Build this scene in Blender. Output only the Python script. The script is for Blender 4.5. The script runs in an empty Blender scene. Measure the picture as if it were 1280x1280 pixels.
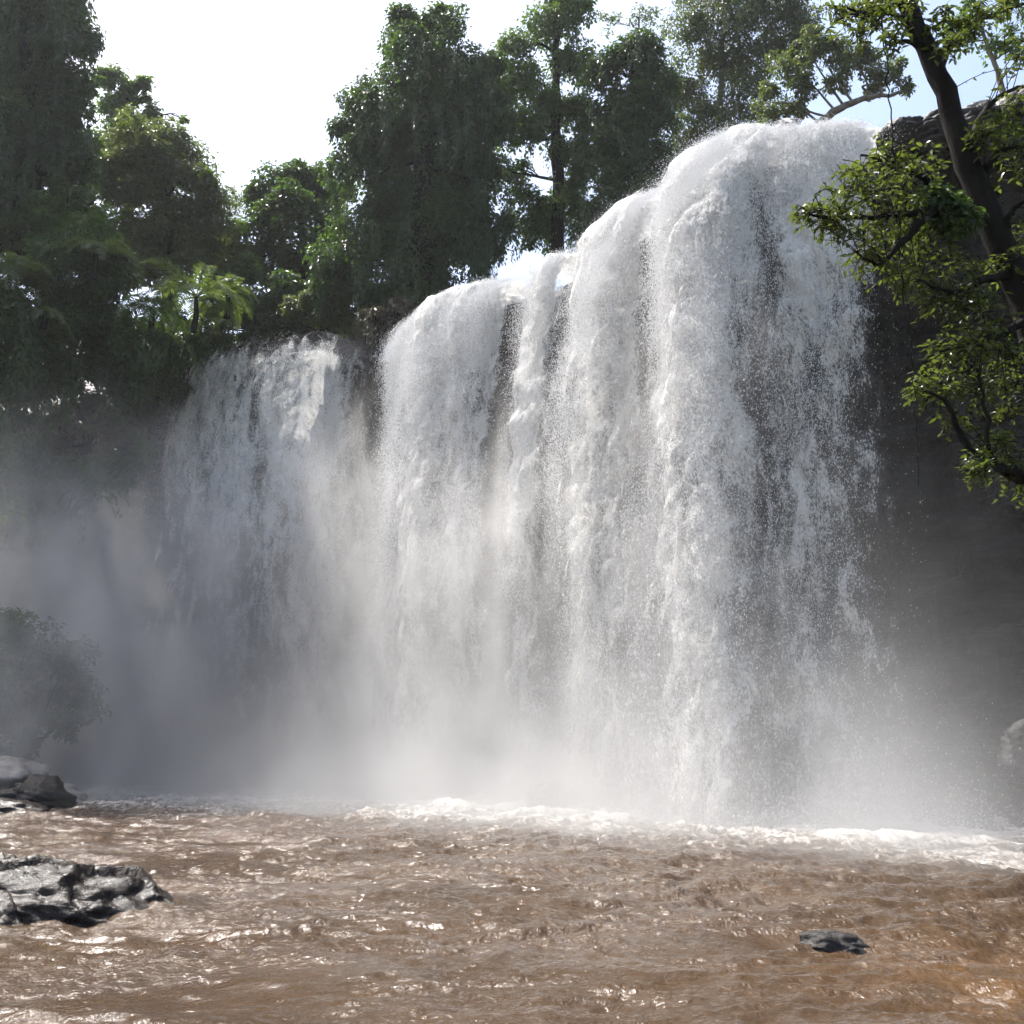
import bpy, math, random
import numpy as np
from math import radians as R

# ------------------------------------------------------------------ scene, camera, light
sc = bpy.context.scene
COL = sc.collection
F = 1229.0                      # focal length in pixels of the 1280 px photograph
PITCH = R(13.3)
CAMH = 1.7
cam = bpy.data.cameras.new("camera")
cam.sensor_width = 36.0
cam.lens = F / 1280 * 36
cam.clip_start = 0.1
cam.clip_end = 5000
camo = bpy.data.objects.new("camera", cam)
COL.objects.link(camo)
camo.location = (0, 0, CAMH)
camo.rotation_euler = (R(90) + PITCH, 0, 0)
sc.camera = camo

SUN_EL = R(63)
SUN_AZ = R(-56)                 # from +Y towards +X; negative = to the left of the view
sdir = np.array([math.sin(SUN_AZ) * math.cos(SUN_EL), math.cos(SUN_AZ) * math.cos(SUN_EL), math.sin(SUN_EL)])
wd = bpy.data.worlds.new("World")
sc.world = wd
wd.use_nodes = True
nt = wd.node_tree
bg = nt.nodes["Background"]
sky = nt.nodes.new("ShaderNodeTexSky")
sky.sky_type = 'NISHITA'
sky.sun_disc = False
sky.sun_elevation = SUN_EL
sky.sun_rotation = SUN_AZ       # blender: 0 = +Y, positive turns towards +X
sky.air_density = 1.0
sky.dust_density = 4.0
sky.ozone_density = 1.0
nt.links.new(sky.outputs[0], bg.inputs[0])
bg.inputs[1].default_value = 0.15
sl = bpy.data.lights.new("sun", 'SUN')
sl.energy = 4.9
sl.angle = R(0.53)
sl.color = (1.0, 0.965, 0.92)
so = bpy.data.objects.new("sun", sl)
COL.objects.link(so)
so.rotation_euler = (R(90) - SUN_EL, 0, math.pi - SUN_AZ)
so.location = (0, 0, 60)
sc.view_settings.view_transform = 'Standard'
sc.view_settings.look = 'None'
sc.view_settings.exposure = 1.2
sc.view_settings.gamma = 1.0
cy = sc.cycles
cy.use_denoising = True
cy.max_bounces = 6
cy.diffuse_bounces = 2
cy.glossy_bounces = 2
cy.transmission_bounces = 3
cy.transparent_max_bounces = 24
cy.volume_bounces = 0
cy.use_adaptive_sampling = True
cy.adaptive_threshold = 0.03
cy.volume_step_rate = 1.0
cy.volume_max_steps = 256
cy.sample_clamp_indirect = 6.0
cy.caustics_reflective = False
cy.caustics_refractive = False

rng = np.random.default_rng(7)
random.seed(7)

# ------------------------------------------------------------------ helpers
cp, sp = math.cos(PITCH), math.sin(PITCH)
def ray(px, py):
    a, b, c = px - 640.0, F, 640.0 - py
    return np.array([a, b * cp - c * sp, b * sp + c * cp])
def at(px, py, Y):              # the point of the view ray through a photo pixel at distance Y
    r = ray(px, py)
    return np.array([r[0] / r[1] * Y, Y, CAMH + r[2] / r[1] * Y])
def at_z(px, py, z):
    r = ray(px, py)
    Y = (z - CAMH) / (r[2] / r[1])
    return np.array([r[0] / r[1] * Y, Y, z])
def lerp(a, b, t): return a + (b - a) * t
def sstep(a, b, x):
    t = np.clip((x - a) / (b - a), 0, 1)
    return t * t * (3 - 2 * t)

_perm = rng.permutation(256)
_perm = np.concatenate([_perm, _perm, _perm]).astype(np.int32)
_g3 = rng.normal(size=(256, 3)); _g3 /= np.linalg.norm(_g3, axis=1)[:, None]
_g3 = _g3.astype(np.float32)
def perlin(P):
    P = np.asarray(P, dtype=np.float32)
    pi = np.floor(P).astype(np.int32)
    f = P - pi
    u = f * f * f * (f * (f * 6 - 15) + 10)
    pi &= 255
    out = np.zeros(len(P), np.float32)
    for dx in (0, 1):
        wx = u[:, 0] if dx else 1 - u[:, 0]
        hx = _perm[pi[:, 0] + dx]
        for dy in (0, 1):
            wy = u[:, 1] if dy else 1 - u[:, 1]
            hy = _perm[hx + pi[:, 1] + dy]
            for dz in (0, 1):
                wz = u[:, 2] if dz else 1 - u[:, 2]
                g = _g3[_perm[hy + pi[:, 2] + dz] & 255]
                d = g[:, 0] * (f[:, 0] - dx) + g[:, 1] * (f[:, 1] - dy) + g[:, 2] * (f[:, 2] - dz)
                out += wx * wy * wz * d
    return out * 1.6
def fbm(P, o=4, gain=0.5, lac=2.03, mode=None):
    P = np.asarray(P, dtype=np.float32)
    s = np.zeros(len(P), np.float32); a = 1.0; q = P.copy()
    for i in range(o):
        n = perlin(q)
        if mode == 'ridge': n = 1 - 2 * np.abs(n)
        elif mode == 'billow': n = 2 * np.abs(n) - 0.6
        s += a * n; a *= gain
        q = q * lac + 17.31
    return s

def mesh_arrays(name, V, Fq, mat=None, smooth=False, tri=False):
    me = bpy.data.meshes.new(name)
    V = np.asarray(V, np.float32); Fq = np.asarray(Fq, np.int32)
    k = Fq.shape[1]
    me.vertices.add(len(V)); me.vertices.foreach_set("co", V.ravel())
    me.loops.add(Fq.size); me.loops.foreach_set("vertex_index", Fq.ravel())
    me.polygons.add(len(Fq))
    me.polygons.foreach_set("loop_start", np.arange(0, Fq.size, k, dtype=np.int32))
    me.polygons.foreach_set("loop_total", np.full(len(Fq), k, np.int32))
    me.polygons.foreach_set("use_smooth", np.full(len(Fq), bool(smooth)))
    me.update(calc_edges=True)
    me.validate()
    if mat: me.materials.append(mat)
    return me
def link(name, me, parent=None):
    o = bpy.data.objects.new(name, me)
    COL.objects.link(o)
    if parent: o.parent = parent
    return o
def attr(me, name, vals):
    a = me.attributes.new(name, 'FLOAT', 'POINT')
    a.data.foreach_set("value", np.asarray(vals, np.float32))
def tag(o, label=None, cat=None, group=None, kind=None):
    if label: o["label"] = label
    if cat: o["category"] = cat
    if group: o["group"] = group
    if kind: o["kind"] = kind
    return o
def empty(name, loc):
    o = bpy.data.objects.new(name, None)
    o.empty_display_size = 0.3
    o.location = loc
    COL.objects.link(o)
    return o
class MB:
    def __init__(s): s.V = []; s.Fq = []; s.n = 0
    def add(s, V, Fq):
        V = np.asarray(V, np.float32)
        s.V.append(V); s.Fq.append(np.asarray(Fq, np.int32) + s.n); s.n += len(V)
    def tube(s, pts, rad, k=7, rough=0.0):
        pts = np.asarray(pts, float); n = len(pts)
        rad = np.broadcast_to(np.asarray(rad, float), (n,))
        tan = np.gradient(pts, axis=0); tan /= np.linalg.norm(tan, axis=1)[:, None] + 1e-9
        ref = np.array([0.3, 0.9, 0.15]) if abs(tan[0][1]) < 0.9 else np.array([1.0, 0, 0])
        V = []
        for i in range(n):
            a = np.cross(tan[i], ref); a /= np.linalg.norm(a) + 1e-9
            b = np.cross(tan[i], a)
            th = np.arange(k) / k * 2 * np.pi
            rr = rad[i] * (1 + rough * rng.normal(size=k))
            V.append(pts[i] + (a[None] * np.cos(th)[:, None] + b[None] * np.sin(th)[:, None]) * rr[:, None])
        V = np.concatenate(V)
        Fq = []
        for i in range(n - 1):
            for j in range(k):
                Fq.append((i * k + j, i * k + (j + 1) % k, (i + 1) * k + (j + 1) % k, (i + 1) * k + j))
        s.add(V, Fq)
    def build(s, name, mat, parent=None, off=(0, 0, 0), smooth=True):
        V = np.concatenate(s.V) - np.asarray(off, np.float32)
        return link(name, mesh_arrays(name, V, np.concatenate(s.Fq), mat, smooth), parent)
def spline(pts, n):
    pts = np.asarray(pts, float)
    d = np.concatenate([[0], np.cumsum(np.linalg.norm(np.diff(pts, axis=0), axis=1))])
    t = np.linspace(0, d[-1], n)
    # catmull rom
    P = np.vstack([2 * pts[0] - pts[1], pts, 2 * pts[-1] - pts[-2]])
    out = []
    for x in t:
        i = min(max(np.searchsorted(d, x, 'right') - 1, 0), len(pts) - 2)
        u = (x - d[i]) / (d[i + 1] - d[i] + 1e-9)
        p0, p1, p2, p3 = P[i], P[i + 1], P[i + 2], P[i + 3]
        out.append(0.5 * (2 * p1 + (p2 - p0) * u + (2 * p0 - 5 * p1 + 4 * p2 - p3) * u * u + (3 * p1 - p0 - 3 * p2 + p3) * u ** 3))
    return np.array(out)

# ------------------------------------------------------------------ materials
def newmat(name):
    m = bpy.data.materials.new(name); m.use_nodes = True
    t = m.node_tree; t.nodes.clear()
    out = t.nodes.new("ShaderNodeOutputMaterial")
    return m, t, out
def N(t, typ, **kw):
    n = t.nodes.new(typ)
    for k, v in kw.items():
        if k == 'inp':
            for a, b in v.items():
                if hasattr(b, 'is_output'): t.links.new(b, n.inputs[a])
                else: n.inputs[a].default_value = b
        else: setattr(n, k, v)
    return n
def math_(t, op, a, b=None, c=None, clamp=False):
    n = t.nodes.new("ShaderNodeMath"); n.operation = op; n.use_clamp = clamp
    for i, x in enumerate((a, b, c)):
        if x is None: continue
        if hasattr(x, 'is_output'): t.links.new(x, n.inputs[i])
        else: n.inputs[i].default_value = x
    return n.outputs[0]
def mapr(t, v, a, b, c=0.0, d=1.0, smooth=True):
    n = t.nodes.new("ShaderNodeMapRange"); n.interpolation_type = 'SMOOTHSTEP' if smooth else 'LINEAR'
    t.links.new(v, n.inputs[0])
    for i, x in enumerate((a, b, c, d)):
        if hasattr(x, 'is_output'): t.links.new(x, n.inputs[1 + i])
        else: n.inputs[1 + i].default_value = x
    return n.outputs[0]
def mixc(t, f, a, b):
    n = t.nodes.new("ShaderNodeMix"); n.data_type = 'RGBA'
    for s, x in ((n.inputs[0], f), (n.inputs[6], a), (n.inputs[7], b)):
        if hasattr(x, 'is_output'): t.links.new(x, s)
        else: s.default_value = x if not isinstance(x, tuple) else (*x, 1.0)[:4]
    return n.outputs[2]
def noise(t, vec, scale, detail=4, rough=0.55, dist=0.0):
    n = N(t, "ShaderNodeTexNoise", inp={'Scale': scale, 'Detail': detail, 'Roughness': rough, 'Distortion': dist})
    if vec is not None: t.links.new(vec, n.inputs['Vector'])
    return n.outputs['Fac']
def mapping(t, vec, scale, loc=(0, 0, 0)):
    n = N(t, "ShaderNodeMapping"); n.inputs['Scale'].default_value = scale; n.inputs['Location'].default_value = loc
    t.links.new(vec, n.inputs[0]); return n.outputs[0]

def leaf_mat(name, c1, c2, trans, tw=0.45, rough=0.42, spec=0.5):
    m, t, out = newmat(name)
    g = N(t, "ShaderNodeNewGeometry")
    pos = g.outputs['Position']
    rnd = g.outputs['Random Per Island']
    big = noise(t, pos, 0.55, 3)
    f = math_(t, 'ADD', math_(t, 'MULTIPLY', rnd, 0.6), math_(t, 'MULTIPLY', mapr(t, big, 0.35, 0.65), 0.4))
    col = mixc(t, f, c1, c2)
    p = N(t, "ShaderNodeBsdfPrincipled", inp={'Base Color': col, 'Roughness': rough, 'Specular IOR Level': spec})
    tr = N(t, "ShaderNodeBsdfTranslucent", inp={'Color': mixc(t, f, trans, tuple(x * 1.35 for x in trans))})
    mx = N(t, "ShaderNodeMixShader", inp={0: tw})
    t.links.new(p.outputs[0], mx.inputs[1]); t.links.new(tr.outputs[0], mx.inputs[2])
    t.links.new(mx.outputs[0], out.inputs[0])
    return m
LEAF_DARK = leaf_mat("leaf_dark_green", (0.012, 0.028, 0.008), (0.052, 0.092, 0.022), (0.060, 0.115, 0.012), 0.42, 0.36, 0.45)
LEAF_MID = leaf_mat("leaf_mid_green", (0.024, 0.052, 0.012), (0.084, 0.134, 0.030), (0.100, 0.170, 0.018), 0.42)
LEAF_OLIVE = leaf_mat("leaf_olive_green", (0.036, 0.052, 0.016), (0.105, 0.130, 0.042), (0.110, 0.150, 0.026), 0.42)
LEAF_BRIGHT = leaf_mat("leaf_fresh_green", (0.020, 0.036, 0.010), (0.052, 0.072, 0.020), (0.090, 0.120, 0.016), 0.45, 0.28)
LEAF_PALM = leaf_mat("palm_frond_green", (0.034, 0.062, 0.016), (0.080, 0.115, 0.034), (0.110, 0.160, 0.026), 0.45, 0.32)
LEAF_DRY = leaf_mat("leaf_dry_brown", (0.060, 0.052, 0.030), (0.100, 0.085, 0.045), (0.060, 0.055, 0.025), 0.3)
LEAF_PALE = leaf_mat("leaf_pale_green", (0.085, 0.105, 0.050), (0.130, 0.150, 0.075), (0.120, 0.160, 0.050), 0.45)

def bark_mat(name, c1, c2, sc_=6.0):
    m, t, out = newmat(name)
    g = N(t, "ShaderNodeNewGeometry")
    v = mapping(t, g.outputs['Position'], (1, 1, 0.3))
    n = noise(t, v, sc_, 6, 0.65)
    n2 = noise(t, g.outputs['Position'], 2.0, 3)
    col = mixc(t, mapr(t, n, 0.3, 0.7), c1, c2)
    col = mixc(t, mapr(t, n2, 0.5, 0.7, 0, 0.5), col, (0.010, 0.012, 0.006))
    bp = N(t, "ShaderNodeBump", inp={'Strength': 1.0, 'Distance': 0.05, 'Height': n})
    p = N(t, "ShaderNodeBsdfPrincipled", inp={'Base Color': col, 'Roughness': 0.9, 'Specular IOR Level': 0.12})
    t.links.new(bp.outputs[0], p.inputs['Normal'])
    t.links.new(p.outputs[0], out.inputs[0])
    return m
BARK = bark_mat("bark_dark", (0.005, 0.0042, 0.0032), (0.014, 0.0115, 0.009))
BARK_GREY = bark_mat("bark_grey", (0.10, 0.085, 0.065), (0.22, 0.19, 0.15))

def rock_mat(name, c1, c2, c3, rough=0.45, scale=1.0, bump=0.12, strat=(0.25, 0.25, 2.2), spec=0.3):
    m, t, out = newmat(name)
    g = N(t, "ShaderNodeNewGeometry")
    pos = g.outputs['Position']
    n1 = noise(t, pos, 0.5 * scale, 8, 0.62)
    n2 = noise(t, mapping(t, pos, strat), 1.0 * scale, 8, 0.6, 0.4)
    n3 = noise(t, pos, 6 * scale, 6, 0.65)
    col = mixc(t, mapr(t, n2, 0.35, 0.65), c1, c2)
    col = mixc(t, mapr(t, n1, 0.5, 0.7, 0, 0.8), col, c3)
    h = math_(t, 'ADD', n2, math_(t, 'MULTIPLY', n3, 0.35))
    bp = N(t, "ShaderNodeBump", inp={'Strength': 1.0, 'Distance': bump, 'Height': h})
    r = mapr(t, n3, 0.3, 0.7, rough - 0.12, rough + 0.2)
    p = N(t, "ShaderNodeBsdfPrincipled", inp={'Base Color': col, 'Roughness': r, 'Specular IOR Level': spec})
    t.links.new(bp.outputs[0], p.inputs['Normal'])
    t.links.new(p.outputs[0], out.inputs[0])
    return m
ROCK_CLIFF = rock_mat("cliff_rock", (0.014, 0.013, 0.012), (0.036, 0.031, 0.027), (0.026, 0.027, 0.015), 0.42, 1.0, 0.35)
ROCK_WET = rock_mat("wet_rock", (0.005, 0.0036, 0.0026), (0.014, 0.0092, 0.006), (0.034, 0.018, 0.010), 0.33, 3.0, 0.035, (0.6, 0.6, 2.0), 0.22)
ROCK_DARK = rock_mat("dark_rock", (0.010, 0.009, 0.008), (0.026, 0.023, 0.020), (0.024, 0.021, 0.016), 0.45, 2.0, 0.08)
ROCK_PALE = rock_mat("pale_wet_rock", (0.16, 0.145, 0.13), (0.27, 0.25, 0.225), (0.2, 0.18, 0.155), 0.22, 2.5, 0.06, (0.8, 0.8, 1.6))

def soil_mat():
    m, t, out = newmat("forest_soil")
    g = N(t, "ShaderNodeNewGeometry")
    n = noise(t, g.outputs['Position'], 0.8, 8, 0.6)
    col = mixc(t, mapr(t, n, 0.35, 0.65), (0.030, 0.028, 0.018), (0.050, 0.060, 0.025))
    p = N(t, "ShaderNodeBsdfPrincipled", inp={'Base Color': col, 'Roughness': 0.9})
    t.links.new(p.outputs[0], out.inputs[0])
    return m
SOIL = soil_mat()

BD, BR, BS = 0.050, 0.125, 10.0
def pool_mat():
    m, t, out = newmat("muddy_water")
    g = N(t, "ShaderNodeNewGeometry")
    pos = g.outputs['Position']
    foam = N(t, "ShaderNodeAttribute", attribute_name="foam").outputs['Fac']
    shal = N(t, "ShaderNodeAttribute", attribute_name="shallow").outputs['Fac']
    n1 = noise(t, pos, 0.7, 5, 0.6)
    chop = mapr(t, noise(t, mapping(t, pos, (0.5, 0.9, 1.0)), 0.55, 4, 0.6, 0.8), 0.36, 0.62, 0.35, 1.15)
    chop = math_(t, 'MULTIPLY', chop, N(t, "ShaderNodeAttribute", attribute_name="chop").outputs['Fac'])
    col = mixc(t, mapr(t, n1, 0.3, 0.7), (0.040, 0.0235, 0.0112), (0.055, 0.0330, 0.0165))
    n1b = noise(t, pos, 2.5, 4, 0.6)
    col = mixc(t, math_(t, 'MULTIPLY', shal, mapr(t, n1b, 0.3, 0.6)), col, (0.085, 0.046, 0.018))
    fn = noise(t, mapping(t, pos, (1.0, 0.7, 1.0)), 6.0, 8, 0.72, 0.6)
    fm = math_(t, 'SUBTRACT', math_(t, 'ADD', math_(t, 'MULTIPLY', foam, 1.0), fn), 1.0)
    fa = math_(t, 'MULTIPLY', mapr(t, fm, -0.12, 0.26), 0.85)
    col = mixc(t, fa, col, (0.66, 0.60, 0.53))
    v = mapping(t, pos, (1.0, 0.75, 1.0))
    b1 = noise(t, v, BS, 5, 0.6, 0.4)
    b2 = noise(t, v, 24.0, 3, 0.6, 0.2)
    h = math_(t, 'ADD', math_(t, 'MULTIPLY', b1, 1.0), math_(t, 'MULTIPLY', b2, 0.45))
    bp = N(t, "ShaderNodeBump", inp={'Strength': 1.0, 'Distance': 1.0, 'Height': math_(t, 'MULTIPLY', h, math_(t, 'MULTIPLY', chop, BD))})
    bs = N(t, "ShaderNodeBump", inp={'Strength': 1.0, 'Distance': 0.03, 'Height': h})
    df = N(t, "ShaderNodeBsdfDiffuse", inp={'Color': col, 'Normal': bs.outputs[0]})
    gl = N(t, "ShaderNodeBsdfGlossy", inp={'Color': (1, 1, 1, 1), 'Normal': bp.outputs[0], 'Roughness': mapr(t, fa, 0, 1, BR, 0.5)})
    fr = N(t, "ShaderNodeFresnel", inp={'IOR': 1.33, 'Normal': bs.outputs[0]})
    mx = N(t, "ShaderNodeMixShader", inp={0: fr.outputs[0], 1: df.outputs[0], 2: gl.outputs[0]})
    t.links.new(mx.outputs[0], out.inputs[0])
    return m
POOL = pool_mat()

def fall_mat(name, seed, lo, hi, fine=0.55, col=(0.90, 0.89, 0.87), trans=0.55):
    m, t, out = newmat(name)
    uv = N(t, "ShaderNodeUVMap").outputs[0]
    dens = N(t, "ShaderNodeAttribute", attribute_name="dens").outputs['Fac']
    v1 = mapping(t, uv, (1.0, 0.24, 1.0), (seed, seed * 1.7, 0))
    v2 = mapping(t, uv, (1.0, 0.38, 1.0), (seed * 2.1, seed, 0))
    n1 = noise(t, v1, 1.5, 6, 0.62, 0.3)
    n2 = noise(t, v2, 4.5, 7, 0.68, 0.4)
    n4 = noise(t, v2, 28.0, 3, 0.65)
    s = math_(t, 'ADD', dens, math_(t, 'ADD', math_(t, 'MULTIPLY', math_(t, 'SUBTRACT', n1, 0.5), 1.4), math_(t, 'MULTIPLY', math_(t, 'SUBTRACT', n2, 0.5), fine * 2)))
    s = math_(t, 'ADD', s, math_(t, 'MULTIPLY', math_(t, 'SUBTRACT', n4, 0.5), 1.0))
    a = mapr(t, s, lo, hi)
    n3 = noise(t, v2, 5.0, 5, 0.65)
    c = mixc(t, mapr(t, n3, 0.35, 0.65, 0, 0.8), col, tuple(x * y for x, y in zip(col, (0.94, 0.92, 0.87))))
    h = math_(t, 'ADD', math_(t, 'MULTIPLY', n2, 0.8), math_(t, 'ADD', math_(t, 'MULTIPLY', n1, 0.5), math_(t, 'MULTIPLY', n4, 0.35)))
    bp = N(t, "ShaderNodeBump", inp={'Strength': 0.75, 'Distance': 0.22, 'Height': h})
    p = N(t, "ShaderNodeBsdfPrincipled", inp={'Base Color': c, 'Roughness': 0.45, 'Specular IOR Level': 0.3})
    t.links.new(bp.outputs[0], p.inputs['Normal'])
    tr = N(t, "ShaderNodeBsdfTranslucent", inp={'Color': (*col, 1)})
    mx = N(t, "ShaderNodeMixShader", inp={0: trans})
    t.links.new(p.outputs[0], mx.inputs[1]); t.links.new(tr.outputs[0], mx.inputs[2])
    tp = N(t, "ShaderNodeBsdfTransparent")
    mx2 = N(t, "ShaderNodeMixShader")
    t.links.new(a, mx2.inputs[0]); t.links.new(tp.outputs[0], mx2.inputs[1]); t.links.new(mx.outputs[0], mx2.inputs[2])
    t.links.new(mx2.outputs[0], out.inputs[0])
    return m
FALL_CORE = fall_mat("white_water_core", 3.1, 0.08, 0.62, 0.55, (0.89, 0.875, 0.84), 0.35)
FALL_VEIL = fall_mat("white_water_veil", 11.7, 0.45, 1.0, 0.8)
def drop_mat():
    m, t, out = newmat("white_spray")
    p = N(t, "ShaderNodeBsdfPrincipled", inp={'Base Color': (0.9, 0.9, 0.9, 1), 'Roughness': 0.25})
    tr = N(t, "ShaderNodeBsdfTranslucent", inp={'Color': (0.9, 0.9, 0.9, 1)})
    mx = N(t, "ShaderNodeMixShader", inp={0: 0.5})
    t.links.new(p.outputs[0], mx.inputs[1]); t.links.new(tr.outputs[0], mx.inputs[2])
    t.links.new(mx.outputs[0], out.inputs[0])
    return m
SPRAY = drop_mat()

# ------------------------------------------------------------------ the cliff line
ZL = 17.4
LIP_LEFT_PX = [(222, 462), (255, 442), (325, 424), (400, 415), (450, 426), (496, 440)]
LIP_MAIN_PX = [(506, 432), (522, 405), (560, 374), (615, 360), (668, 350), (700, 330), (752, 306), (798, 268), (852, 238), (895, 200), (942, 174), (1005, 168), (1060, 166), (1110, 164), (1150, 160)]
lipL = np.array([at_z(*p, ZL) for p in LIP_LEFT_PX])
lipM = np.array([at_z(*p, ZL) for p in LIP_MAIN_PX])
cliff_pts = [(-200, -60, 2), (-90, -10, 4), (-50, 12, 8), (-37, 26, 13), (-30, 34, 15), (-24, 38.5, 15), (-18.5, 39.6, 15.5)]
cliff_pts += [(p[0], p[1] + 0.4, ZL - 0.35) for p in lipL] + [(p[0], p[1] + 0.4, ZL - 0.35) for p in lipM]
cliff_pts += [(13.0, 21.6, 17.4), (16, 19, 16), (19, 14, 11), (24, 4, 5), (60, -30, 3), (200, -100, 2)]
cliff_pts = np.array(cliff_pts, float)
# sort by x and resample
d = np.concatenate([[0], np.cumsum(np.linalg.norm(np.diff(cliff_pts[:, :2], axis=0), axis=1))])
def resample(step_in, x0, x1):
    fine = np.interp(np.arange(0, d[-1], 0.1), d, cliff_pts[:, 0]), np.interp(np.arange(0, d[-1], 0.1), d, cliff_pts[:, 1]), np.interp(np.arange(0, d[-1], 0.1), d, cliff_pts[:, 2])
    A = np.stack(fine, 1)
    keep = []; last = -9
    for i, p in enumerate(A):
        st = step_in if x0 < p[0] < x1 else 4.0
        if i - last >= st * 10: keep.append(i); last = i
    return A[keep]
CP = resample(0.2, -34, 20)
# smooth a little
for _ in range(3):
    CP[1:-1] = 0.25 * CP[:-2] + 0.5 * CP[1:-1] + 0.25 * CP[2:]
tan = np.gradient(CP[:, :2], axis=0); tan /= np.linalg.norm(tan, axis=1)[:, None]
CN = np.stack([tan[:, 1], -tan[:, 0]], 1)          # outward (towards the pool)
k_ = np.ones(41) / 41
CNs = np.stack([np.convolve(np.pad(CN[:, i], 20, 'edge'), k_, 'valid') for i in (0, 1)], 1)
CNs /= np.linalg.norm(CNs, axis=1)[:, None]
def cliff_y(x): return np.interp(x, CP[:, 0], CP[:, 1])
def build_cliff():
    nz = 90
    zt = np.linspace(0, 1, nz)
    n = len(CP)
    Z = -1.6 + (CP[:, 2][:, None] + 1.6) * zt[None]
    X = np.repeat(CP[:, 0][:, None], nz, 1); Y = np.repeat(CP[:, 1][:, None], nz, 1)
    q = np.stack([X * 0.22, Y * 0.22, Z * 0.35], -1).reshape(-1, 3)
    a = fbm(q, 5).reshape(n, nz)
    q2 = np.stack([X * 0.35, Y * 0.35, Z * 1.6], -1).reshape(-1, 3)
    strat = fbm(q2 + 40, 4, 0.55, mode='ridge').reshape(n, nz)
    back = 0.55 + 0.0 * Z
    q3 = np.stack([X * 0.8, Y * 0.8, Z * 0.22], -1).reshape(-1, 3)
    crack = -sstep(0.5, 0.95, fbm(q3 + 70, 3, 0.5, mode='ridge')).reshape(n, nz)
    # undercut below, deeper to the right of the fall
    rightness = sstep(7.5, 10.0, X)
    leftness = 1 - sstep(-18, -13, X)
    und = sstep(0.95, 0.72, zt)[None] * (0.3 + 1.6 * rightness + 0.8 * leftness)
    ledge = sstep(0.28, 0.10, zt)[None] * (0.9 + 0.9 * rightness)
    out = -back - und + ledge + 0.9 * a + 0.55 * strat + 0.5 * crack
    top = sstep(1.0, 0.95, zt)[None]
    out = np.where(zt[None] > 0.95, -0.45 + (out + 0.45) * top, out)
    PX = X + CNs[:, 0][:, None] * out; PY = Y + CNs[:, 1][:, None] * out
    V = np.stack([PX, PY, Z], -1)
    idx = np.arange(n * nz).reshape(n, nz)
    Fq = np.stack([idx[:-1, :-1], idx[1:, :-1], idx[1:, 1:], idx[:-1, 1:]], -1).reshape(-1, 4)
    # plateau behind the lip
    back_d = np.array([0, 1.5, 4, 8, 14, 24, 45, 90, 300.0])
    T = V[:, -1, :]
    PV = []
    for b in back_d:
        x = T[:, 0] * (1 + b * 0.01); y = T[:, 1] + b
        rise = (1 - sstep(-17, -12, T[:, 0])) * np.minimum(b * 1.1, 7.5) + (1 - sstep(-7, -3.5, T[:, 0])) * sstep(-17, -12, T[:, 0]) * np.clip((b - 1.0) * 0.95, 0, 4.0) + sstep(11, 14, T[:, 0]) * min(b * 0.3, 3)
        z = T[:, 2] + rise - (0.02 if b > 0 else 0)
        PV.append(np.stack([x, y, z], 1))
    PV = np.concatenate(PV[1:])
    V2 = np.concatenate([V.reshape(-1, 3), PV])
    rows = [idx[:, -1]] + [n * nz + i * n + np.arange(n) for i in range(len(back_d) - 1)]
    F2 = [np.stack([a_[:-1], a_[1:], b_[1:], b_[:-1]], 1) for a_, b_ in zip(rows[:-1], rows[1:])]
    o = link("cliff", mesh_arrays("cliff", V2, np.concatenate([Fq] + F2), ROCK_CLIFF, True))
    tag(o, "dark wet layered rock cliff behind and beside the falling water", kind="structure")
build_cliff()

def build_ground():
    xs = np.concatenate([[-1500, -600, -250], np.linspace(-120, 120, 121), [250, 600, 1500]])
    ys = np.concatenate([[-1500, -600, -250], np.linspace(-100, 100, 101), [250, 600, 1500]])
    X, Y = np.meshgrid(xs, ys, indexing='ij')
    inside = sstep(-3.5, -7.5, Y)                    # shore behind the camera
    rb = sstep(6.0, 9.0, X) * sstep(20, 12, Y)       # bank to the right
    lb = sstep(-9, -14, X) * sstep(26, 16, Y)
    H = -1.8 + 2.6 * np.maximum(np.maximum(inside, rb * 1.15), lb)
    q = np.stack([X * 0.3, Y * 0.3, X * 0], -1).reshape(-1, 3)
    H = H + 0.25 * fbm(q, 3).reshape(X.shape)
    V = np.stack([X, Y, H], -1).reshape(-1, 3)
    idx = np.arange(X.size).reshape(X.shape)
    Fq = np.stack([idx[:-1, :-1], idx[1:, :-1], idx[1:, 1:], idx[:-1, 1:]], -1).reshape(-1, 4)
    o = link("ground", mesh_arrays("ground", V, Fq, SOIL, True))
    tag(o, "dark soil and rock under and around the pool", kind="structure")
build_ground()

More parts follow.
